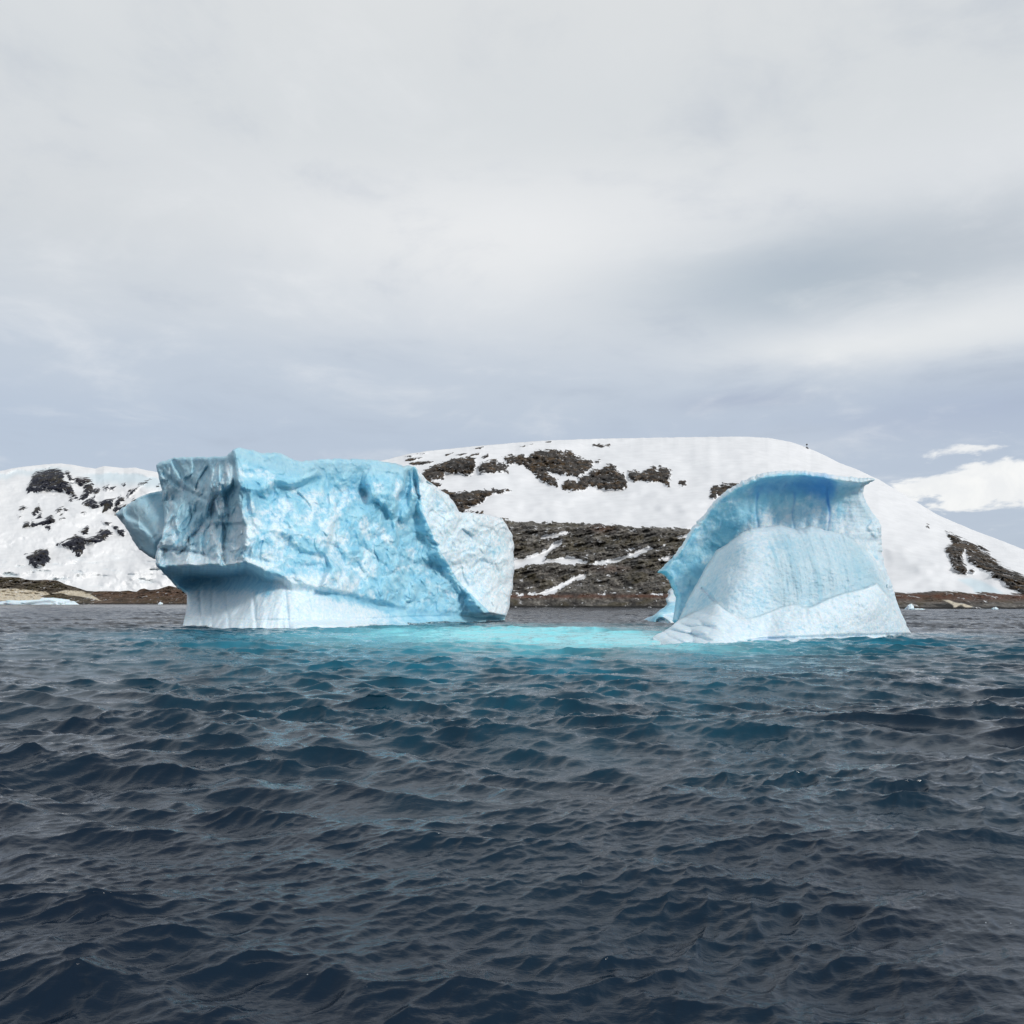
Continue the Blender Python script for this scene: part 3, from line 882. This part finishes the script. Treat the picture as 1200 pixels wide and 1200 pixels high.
def left_noise(P, x, y, s):
    cut_y = np.interp(x, [183, 270, 288, 310, 340, 380, 420, 450, 480, 510, 560, 600], [662, 661, 657, 668, 680, 690, 697, 705, 712, 716, 718, 722])
    rough = 1 - sstep(y, cut_y - 3, cut_y + 5)
    top = sstep(y, 540, 575)
    # warped chips
    Wp = P + 1.4 * np.stack([perlin(P / 3.5 + 5), perlin(P / 3.5 + 50), perlin(P / 3.5 + 90)], 1)
    S = Wp * np.array([1, 0.55, 0.75])
    f1a, f2a, pa, ia = worley(S / 7.5)
    f1b, f2b, pb, ib = worley(S / 3.0 + 11)
    f1c, f2c, pc, ic = worley(S / 1.2 + 23)
    left = 1 - sstep(x - (277 + (y - 528) * 0.12), -4, 4)
    right = sstep(x - np.interp(y, [545, 600, 640, 680, 720], [487, 494, 512, 535, 575]), -2, 4)
    amp = 0.45 + 0.75 * top
    amp = amp * (1 + 0.25 * left - 0.35 * right)
    dn = amp * (2.7 * pa + 0.75 * pb + 0.32 * pc - 0.7 * (0.5 - f1a) - 0.35 * (0.5 - f1b))
    dn += amp * 0.9 * fbm(P / 5.0, 4, 0.55) + 0.20 * fbm(P / 0.9, 4, 0.6) - amp * 0.55 * fbm(Wp / np.array([2.6, 3.5, 4.2]), 4, 0.58, ridged=True)
    # smooth foot: faint vertical flutes
    fl = 0.8 * fbm(np.stack([P[:, 0] / 1.6, P[:, 1] / 5.0, P[:, 2] / 16.0], 1), 4) * (1 - sstep(x, 300, 420)) + 0.18 * fbm(np.stack([P[:, 0] / 2.2, P[:, 1] / 3, P[:, 2] / 1.6], 1), 3)
    for gx in (237.5, 248, 268, 300, 338):
        fl += 0.55 * np.exp(-((x - gx - (734 - y) * 0.10 * math.sin(gx)) / 2.0) ** 2) * sstep(y, 686, 700)
    # wave-worn line just above the water
    wy = np.interp(x, [214, 300, 400, 480, 600], [724.5, 727, 726, 723, 720])
    fl += 0.30 * np.exp(-((y - wy) / 1.3) ** 2)
    # left end: knobbly column beside the corner, a shelf low down, a block hanging over a hollow
    kn = np.exp(-(((x - 257) / 12) ** 4 + ((y - 578) / 36) ** 4))
    dn += -kn * (0.9 + 1.0 * pc + 0.9 * fbm(P / 1.2 + 3, 4, 0.6))
    dn += left * 1.3 * np.exp(-(seg_dist(x, y, [(187, 643), (215, 645), (238, 649), (250, 655)]) / 2.2) ** 2)
    dn += left * 1.6 * sstep(y, 611, 615) * (1 - sstep(y, 616, 645)) * sstep(x, 246, 256)
    dn += left * 1.2 * np.exp(-(seg_dist(x, y, [(203, 540), (215, 560), (230, 572)]) / 3.0) ** 2) + left * 0.9 * np.exp(-(seg_dist(x, y, [(192, 556), (212, 572), (240, 585)]) / 2.5) ** 2)
    dn = dn * rough + fl * (1 - rough)
    # ice colours, with shade under the ledge and along the crease painted in blue
    n = fbm(P / np.array([4.5, 7.0, 4.0]), 4, 0.6)
    n2 = fbm(P / np.array([1.6, 2.5, 1.6]) + 31, 3, 0.6)
    low = sstep(y, 560, 660) * (1 - sstep(x, 370, 470))
    white = 0.10 + 1.0 * n + 0.75 * n2 + 0.50 * low + 0.45 * (ib - 0.5)
    white += 0.34 * np.exp(-(((x - 300) / 25) ** 2 + ((y - 600) / 25) ** 2))
    white = np.where(right > 0.5, 0.80 + 0.55 * n + 0.4 * n2, white)
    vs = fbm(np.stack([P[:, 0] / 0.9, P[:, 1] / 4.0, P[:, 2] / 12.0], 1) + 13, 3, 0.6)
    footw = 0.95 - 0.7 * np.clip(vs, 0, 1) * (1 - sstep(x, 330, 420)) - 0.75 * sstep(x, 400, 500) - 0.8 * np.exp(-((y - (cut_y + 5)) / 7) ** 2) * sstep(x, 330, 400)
    footw -= (1 - sstep(x, 300, 340)) * (1 - sstep(y, 684, 704)) * 0.95  # white taken out below the ledge, painting its shaded underside darker
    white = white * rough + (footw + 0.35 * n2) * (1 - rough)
    edge = np.interp(x, [183, 278, 300, 345, 420, 490], [548, 536, 545, 556, 553, 556])
    rind = 1 - sstep(y + 3 * n, edge - 6, edge + 8)
    white -= 0.7 * rind * (1 - right)
    lump = np.exp(-(((x - 256) / 13) ** 2 + ((y - 575) / 32) ** 2))
    lf2 = sstep(fbm(P / np.array([3.0, 3.0, 3.0]) + 77, 4, 0.6), -0.25, 0.3)
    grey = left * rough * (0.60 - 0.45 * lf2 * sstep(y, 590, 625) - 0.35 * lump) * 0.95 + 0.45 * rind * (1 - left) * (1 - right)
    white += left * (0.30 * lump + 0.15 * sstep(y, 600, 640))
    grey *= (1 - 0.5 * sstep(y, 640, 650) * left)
    deep = -0.25 + 0.42 * (1 - rough) * (1 - sstep(x, 290, 330)) * (1 - sstep(y, 682, 700)) + 0.38 * np.exp(-((y - (cut_y + 4)) / 9) ** 2) * sstep(x, 360, 440) + 0.14 * np.exp(-(seg_dist(x, y, [(492, 612), (506, 640), (522, 672), (540, 700)]) / 8) ** 2) * (1 - right)  # first and last terms paint shade: ledge underside, crease left of the ridge
    return dn, {'white': white, 'deep': deep, 'grey': np.clip(grey, 0, 1)}


berg_l = thing("iceberg", "large blue flat-topped iceberg with an undercut left end and a rough chipped wall", "iceberg", (-30.0, 135.0, 0.0), "icebergs afloat in the bay")
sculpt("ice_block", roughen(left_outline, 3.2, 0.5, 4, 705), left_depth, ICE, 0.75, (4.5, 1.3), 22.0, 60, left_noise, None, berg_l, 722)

spur_outline = [(135, 602), (150, 590.5), (164, 582), (176, 577.5), (190, 574.5), (215, 574), (222, 600), (222, 640), (205, 660), (186, 655), (180, 655), (172, 650), (163, 644), (156, 634), (150, 622), (140, 609)]
spur_d = tps([(135, 602, 152), (165, 595, 147), (190, 580, 149), (190, 640, 146), (180, 655, 149), (220, 600, 150), (160, 640, 151)])


def spur_noise(P, x, y, s):
    S = P * np.array([1, 0.6, 0.8])
    f1a, f2a, pa, ia = worley(S / 6.0 + 3)
    f1b, f2b, pb, ib = worley(S / 2.2 + 9)
    dn = 1.2 * pa + 0.35 * pb + 0.5 * fbm(P / 4, 3)
    n = fbm(P / 3.0, 4, 0.6)
    grey = 0.80 - 0.25 * sstep(x, 160, 185) + 0.3 * n
    return dn, {'white': 0.25 + 0.6 * n + 0.25 * sstep(x, 172, 190) * sstep(y, 600, 620), 'deep': -0.05 + 0.2 * n + 0 * x, 'grey': np.clip(grey, 0, 1)}


sculpt("ice_spur", roughen(spur_outline, 2.6, 0.35, 6), spur_d, ICE, 0.8, (5, 1.5), 9.0, 30, spur_noise, None, berg_l)

# ------------------------------------------------------------------ the arched iceberg on the right
arch_outline = [(769.5, 671), (778, 663.5), (786, 655), (794, 644.5), (800, 637), (806, 626), (812, 617), (822, 606), (831, 595), (838, 586), (848, 578), (858, 571), (868, 565), (880, 559), (892, 555), (905, 552.5), (922, 551), (940, 551.5), (958, 553.5), (975, 556), (992, 558.5), (1008, 560), (1020, 560), (1027, 560.5), (1022, 564.5), (1014, 569), (1012, 573), (1012, 580), (1015, 589), (1020, 597), (1024, 603), (1030, 609), (1033, 618), (1033, 634), (1034, 650), (1036, 662), (1040, 672), (1045, 684), (1050, 702), (1056, 718), (1062, 730), (1062, 745), (900, 740), (800, 738), (788, 728), (790, 718), (792, 702), (788, 690), (784, 680), (778, 674)]
arch_d = tps([(770, 671, 106), (800, 637, 104), (835, 590, 102), (880, 560, 98.8), (940, 552, 97), (1000, 559, 95), (1026, 560, 95.5), (800, 665, 106), (820, 640, 105.5), (850, 600, 102.3), (885, 580, 100.5), (940, 574, 99.6), (985, 575, 97.7), (1005, 577, 98), (870, 610, 101.8), (940, 610, 101), (985, 610, 98.4), (1010, 620, 97.5), (1030, 640, 98.5), (1010, 680, 95.5), (1040, 690, 98), (1060, 740, 100), (900, 700, 101), (800, 720, 103), (800, 700, 105)])


def arch_noise(P, x, y, s):
    crest = np.interp(x, [769, 786, 806, 831, 858, 892, 940, 992, 1026], [671, 655, 626, 595, 571, 555, 551.5, 558.5, 560.5])
    t = y - crest
    lip = -0.8 * np.exp(-((t - 5) / 5.0) ** 2) * sstep(x, 850, 880)
    # vertical flutes inside the hollow
    ver = 0.55 * fbm(np.stack([P[:, 0] / 2.4, P[:, 1] / 6, P[:, 2] / 16.0], 1), 3) * sstep(x, 840, 880) * (1 - sstep(x, 985, 1005))
    hor = 0.22 * fbm(np.stack([P[:, 0] / 7.0, P[:, 1] / 7, P[:, 2] / 0.8], 1), 3) * sstep(x, 975, 995)
    dn = lip + ver + hor + 0.16 * fbm(P / 1.1, 4, 0.6) + 0.25 * fbm(P / 3.5, 3)
    f1b, f2b, pb, ib = worley(P * np.array([1, .6, 1]) / 1.8 + 4)
    dn += 0.35 * pb * (1 - sstep(x, 845, 875)) * sstep(s, 0, 8)
    dn += 0.5 * pb * sstep(x, 1010, 1020) * sstep(y, 600, 612)
    for gx, gy0, gy1, a in ((971, 566, 622, 0.10), (887, 574, 616, 0.12), (930, 570, 616, 0.12)):
        wob = 1.2 * np.sin(y / 7.0 + gx)
        dn += a * np.exp(-((x - gx - wob) / 1.6) ** 2) * sstep(y, gy0, gy0 + 8)
    n = fbm(P / np.array([2.5, 4, 3.0]), 4, 0.6)
    nv = fbm(np.stack([P[:, 0] / 1.6, P[:, 1] / 4, P[:, 2] / 6.0], 1) + 9, 4, 0.6)
    limb = 1 - sstep(x, 850, 890)
    white = 0.14 + 0.55 * n + limb * (0.10 + 0.30 * nv) + 0.8 * np.exp(-((s) / 4.0) ** 2) * (x > 790) * (t < 9)
    white += 0.45 * sstep(t, 14, 60) * sstep(x, 845, 880) + 0.75 * nv * sstep(x, 850, 880)
    white += 0.40 * sstep(x, 975, 1000)
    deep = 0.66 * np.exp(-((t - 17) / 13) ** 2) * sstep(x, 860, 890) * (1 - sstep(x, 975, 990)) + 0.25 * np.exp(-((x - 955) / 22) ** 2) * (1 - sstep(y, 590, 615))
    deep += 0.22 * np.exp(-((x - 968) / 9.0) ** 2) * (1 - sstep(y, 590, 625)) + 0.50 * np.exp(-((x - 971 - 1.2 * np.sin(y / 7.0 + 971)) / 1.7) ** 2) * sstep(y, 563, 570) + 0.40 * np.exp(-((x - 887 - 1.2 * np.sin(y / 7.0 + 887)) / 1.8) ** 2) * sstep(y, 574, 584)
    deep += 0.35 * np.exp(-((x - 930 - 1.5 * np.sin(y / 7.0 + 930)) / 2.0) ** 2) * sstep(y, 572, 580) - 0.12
    grey = 0.75 * sstep(x, 985, 1005) * (0.5 + 0.9 * n) + 0.35 * np.exp(-(s / 2.0) ** 2) * (x > 860) * (t < 8) + 0.45 * np.exp(-(((x - 1012) / 9) ** 2 + ((y - 605) / 10) ** 2))
    return dn, {'white': white, 'deep': deep, 'grey': np.clip(grey, 0, 1)}


berg_r = thing("iceberg", "smaller arched iceberg with a curved blue crest over a rounded white front", "iceberg", (28.0, 98.0, 0.0), "icebergs afloat in the bay")
sculpt("ice_arch", roughen(arch_outline, 2.2, 0.5, 9, 700), arch_d, ICE, 0.7, (6.0, 3.0), 8.0, 30, arch_noise, None, berg_r, 735)

block_outline = [(790, 738), (797, 722), (806, 702), (815, 686), (824, 670), (833, 656), (839, 645), (850, 639), (858, 633), (868, 625), (880, 619.5), (893, 617), (905, 616), (915, 615), (922, 617), (934, 621), (943, 618.5), (950, 616), (958, 618), (966, 620.5), (978, 622), (991, 622.5), (1003, 628), (1016, 640), (1030, 660), (1042, 690), (1050, 725), (1050, 740), (920, 742)]
block_d = tps([(795, 735, 97), (820, 690, 98.5), (842, 650, 99.5), (830, 720, 92), (850, 680, 93), (870, 640, 95), (900, 622, 96.5), (900, 660, 92.2), (900, 700, 90.5), (950, 622, 96.5), (950, 660, 92.5), (950, 700, 91), (990, 630, 97), (1000, 680, 93.5), (1030, 690, 96), (1045, 735, 97), (900, 735, 90), (980, 735, 92)])


def block_noise(P, x, y, s):
    fl = 0.45 * fbm(np.stack([P[:, 0] / 1.1, P[:, 1] / 60, P[:, 2] / 16.0], 1), 4, 0.6) * sstep(x, 885, 930) * (1 - sstep(x, 990, 1020)) * (1 - 0.8 * sstep(y, 680, 715))
    dn = fl + 0.45 * fbm(P / 4.0, 3) + 0.22 * fbm(P / np.array([.8, .8, .45]), 4, 0.65)
    dn += 0.9 * np.exp(-(seg_dist(x, y, [(823, 690), (832, 698), (838, 705)]) / 2.0) ** 2)
    n = fbm(P / np.array([2.5, 3, 3.5]), 4, 0.6)
    nv = fbm(np.stack([P[:, 0] / 0.8, P[:, 1] / 60, P[:, 2] / 12.0], 1), 3, 0.6)
    white = 0.74 + 0.35 * n
    mid = sstep(x, 890, 915) * (1 - sstep(x, 975, 1000)) * (1 - sstep(y, 690, 715))
    white += 0.55 * np.exp(-(s / 7.0) ** 2) * (1 - sstep(y, 690, 705))
    white -= mid * (0.10 + 1.6 * np.clip(nv, 0, 1)) + 0.30 * sstep(x, 985, 1010)
    white -= 0.35 * (1 - sstep(x, 820, 850)) * sstep(y, 640, 660) * 0.6
    deep = -0.26 + 0.9 * mid * np.clip(nv - 0.12, 0, 1)
    grey = 0.30 + 0.18 * sstep(x, 890, 920) + 0.36 * sstep(x, 975, 1005) - 0.3 * np.exp(-(s / 7.0) ** 2) + 0.22 * mid + 0.25 * n
    return dn, {'white': white, 'deep': deep, 'grey': np.clip(grey, 0, 1)}


sculpt("rounded_block", roughen(block_outline, 3.0, 0.25, 12), block_d, ICE, 0.7, (8.0, 2.6), 6.0, 30, block_noise, None, berg_r, 735)

seam = [(797, 725), (808, 719), (820, 714), (832, 708), (841, 707), (852, 715), (864, 721), (876, 723), (890, 721), (902, 716), (914, 711), (926, 708), (934, 708), (940, 711), (948, 711), (958, 707), (968, 702), (984, 696), (1000, 692), (1016, 688), (1027, 683), (1032, 688), (1038, 695)]
foot_outline = seam + [(1046, 706), (1054, 720), (1062, 733), (1068, 742), (1070, 750), (1000, 756), (900, 760), (800, 760), (766, 754), (765, 747), (770, 743), (778, 740), (788, 733)]
foot_d = tps([(767, 748, wl(751)), (800, 752, wl(753)), (850, 753, wl(754)), (870, 750, wl(751.5)), (920, 748.5, wl(750.5)), (980, 747, wl(749)), (1030, 745.5, wl(747)), (1068, 744, wl(744.5)), (790, 735, 89.5), (830, 730, 87), (860, 735, 86), (800, 722, 96.5), (812, 716, 95.5), (824, 711, 94.5), (836, 706, 92.0), (864, 721, 89.8), (890, 720, 89.4), (934, 708, 89.8), (980, 698, 91), (1027, 683, 93.5), (1045, 710, 95), (900, 735, 88.5), (970, 725, 88.8), (1020, 715, 91.5)])


def foot_noise(P, x, y, s):
    lob = np.exp(-(((x - 812) / 42) ** 2 + ((y - 742) / 16) ** 2))
    f1, f2, pl, idr = worley(np.stack([P[:, 0] / 1.5 + P[:, 2] / 2.0, P[:, 1] / 6.0, P[:, 2] / 1.5], 1) + 40)
    dn = -2.4 * lob * (0.8 - 1.9 * f1 ** 2) + 0.30 * fbm(P / 2.5, 3) + 0.18 * fbm(P / np.array([.7, .7, .5]), 4, 0.65)
    dn += 0.12 * fbm(np.stack([P[:, 0] / 0.6, P[:, 1] / 4, P[:, 2] / 5], 1), 3)
    # melted notch at the water
    wy = np.interp(x, [765, 850, 900, 980, 1068], [755, 755, 748, 746, 743.5])
    dn += 0.8 * np.exp(-((y - wy) / 1.8) ** 2) * sstep(x, 855, 880)
    n = fbm(P / 2.0, 4, 0.6)
    n2 = fbm(P / 0.5, 3, 0.6)
    white = 0.95 + 0.3 * n + 0.35 * lob - 0.25 * np.clip(n2, 0, 1)
    white -= 0.25 * np.exp(-((y - 735) / 8) ** 2) * (n2 > 0.1)
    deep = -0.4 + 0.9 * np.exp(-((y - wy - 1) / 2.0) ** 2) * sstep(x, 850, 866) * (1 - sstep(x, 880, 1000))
    seamd = seg_dist(x, y, seam)
    grey = 0.75 * np.exp(-(seamd / 1.5) ** 2) + 0.14 + 0.2 * np.clip(n, 0, 1)
    return dn, {'white': white, 'deep': deep, 'grey': np.clip(grey, 0, 1)}


sculpt("flared_foot", roughen(foot_outline, 3.0, 0.25, 15, 740), foot_d, ICE, 0.7, (2.5, 0.8), 8.0, 25, foot_noise, None, berg_r, 742)

ledge_outline = [(751, 729), (757, 724.5), (764, 722), (771, 717), (778, 712), (782, 708), (780, 702), (784, 696), (782, 693), (789, 687), (795, 692), (806, 700), (806, 728), (795, 731), (770, 731)]
ledge_d = tps([(751, 728, wl(728.5)), (780, 715, 158), (790, 690, 164), (800, 728, wl(730)), (770, 728, wl(730)), (806, 700, 162)])


def ledge_noise(P, x, y, s):
    f1, f2, pl, idr = worley(P / 4.5 + 60)
    n = fbm(P / 3, 3)
    return 2.6 * pl + 0.5 * n, {'white': 0.45 + 0.9 * (idr - 0.5) + 0.4 * n, 'deep': 0 * x - 0.25, 'grey': 0 * x}


berg_s = sculpt("growler", roughen(ledge_outline, 2.5, 0.3, 19), ledge_d, ICE, 0.7, (3.0, 1.5), 6.0, 20, ledge_noise, None, None)
tag(berg_s, "jagged pale blue ice lump at the left foot of the arched iceberg", "ice chunk")


# ------------------------------------------------------------------ small ice on the water and the marker on the hill
def lump(name, px, py, d, w, h, dep, seed, label, cat, group=None, flat=1.0):
    rnd = random.Random(seed)
    nu, nv = 64, 24
    th = np.linspace(0, 2 * math.pi, nu, endpoint=False)
    ph = np.linspace(-0.5 * math.pi, 0.5 * math.pi, nv)
    T, Ph = np.meshgrid(th, ph)
    P = np.stack([np.cos(T) * np.cos(Ph), np.sin(T) * np.cos(Ph), np.sin(Ph)], -1).reshape(-1, 3)
    f1, f2, pl, idr = worley(P * 1.6 + seed * 3.7)
    r = 1 + 0.55 * pl + 0.25 * fbm(P * 2.5 + seed, 4)
    V = P * r[:, None]
    V[:, 2] = np.sign(V[:, 2]) * np.abs(V[:, 2]) ** flat
    V = V * np.array([w / 2, dep / 2, h])
    c = unproject(np.array([float(px)]), np.array([HZ + CAM_H * F / d]), d)[0]
    i, j = np.meshgrid(np.arange(nv - 1), np.arange(nu), indexing='ij')
    a = (i * nu + j).ravel(); b = (i * nu + (j + 1) % nu).ravel()
    o = mesh_obj(name, V, np.stack([a, b, b + nu, a + nu], 1), ICE, None, {'white': 0.9 + 0.3 * pl, 'deep': 0 * pl - 0.4, 'grey': 0 * pl + 0.05})
    o.location = (c[0], c[1], -0.15 * h)
    tag(o, label, cat, group)
    return o


lump("ice_floe", 46, 707, 900, 82, 6.5, 20, 3, "long low white ice floe along the far shore at the left edge", "ice floe", None, 0.8)
lump("growler", 70, 707.5, 880, 13, 3.6, 8, 5, "little pale blue ice lump at the tip of the long white floe", "ice chunk")
lump("growler", 188, 708, 930, 5.0, 2.4, 5, 8, "tiny white ice lump on the water just left of the big iceberg", "ice chunk")
lump("growler", 1066, 713, 380, 3.4, 2.1, 3, 12, "small peaked white ice lump right of the arched iceberg", "ice chunk")
lump("growler", 1075, 713, 378, 6.4, 0.7, 3, 14, "flat white sliver of ice beside the small peaked lump", "ice chunk", None, 0.7)
lump("growler", 1166, 713, 385, 2.4, 0.9, 2, 21, "tiny white ice lump by the shore near the right edge", "ice chunk")


def stone_mat():
    m, N, b = new_mat("dark_stone")
    N.put(b.inputs['Base Color'], N.mix(N.noise(N.pos(), 0.8, 5), (.02, .02, .02), (.07, .06, .055)))
    b.inputs['Roughness'].default_value = 0.9
    return m


STONE = stone_mat()


def lathe(name, prof, seg, mat, parent, jitter=0.0, seed=1):
    rnd = np.random.RandomState(seed)
    V = []
    for r, z in prof:
        for k in range(seg):
            a = 2 * math.pi * k / seg
            q = r * (1 + jitter * rnd.normal())
            V.append((q * math.cos(a), q * math.sin(a), z))
    Fc = [(i * seg + k, i * seg + (k + 1) % seg, (i + 1) * seg + (k + 1) % seg, (i + 1) * seg + k) for i in range(len(prof) - 1) for k in range(seg)]
    o = mesh_obj(name, V, Fc, mat)
    if parent:
        o.parent = parent
    return o


mp = unproject(np.array([945.5]), np.array([527.5]), 1142.0)[0]
mk = thing("marker_post", "tiny dark marker post with a round top on the snow dome's right shoulder", "marker", tuple(mp))
lathe("cairn", [(0.02, 0), (3.0, 0), (2.4, 2.2), (1.4, 3.6), (0.05, 4.2)], 14, STONE, mk, 0.12)
lathe("mast", [(0.01, 3.6), (0.3, 3.6), (0.26, 7.6), (0.01, 7.6)], 8, STONE, mk)
lathe("topmark", [(0.02, 6.4), (1.0, 6.7), (1.2, 7.5), (0.9, 8.3), (0.02, 8.6)], 14, STONE, mk)


def boulder(px, py, d, w, h, seed, label, group=None):
    o = lathe("boulder", [(0.01, -0.4 * h), (0.9 * w / 2, -0.3 * h), (w / 2, 0.1 * h), (0.8 * w / 2, 0.6 * h), (0.4 * w / 2, 0.9 * h), (0.01, h)], 16, STONE, None, 0.12, seed)
    o.location = tuple(unproject(np.array([float(px)]), np.array([float(py)]), d)[0])
    tag(o, label, "boulder", group)
    return o


print("SCENE BUILT", sum(len(o.data.vertices) for o in bpy.data.objects if o.type == 'MESH'))
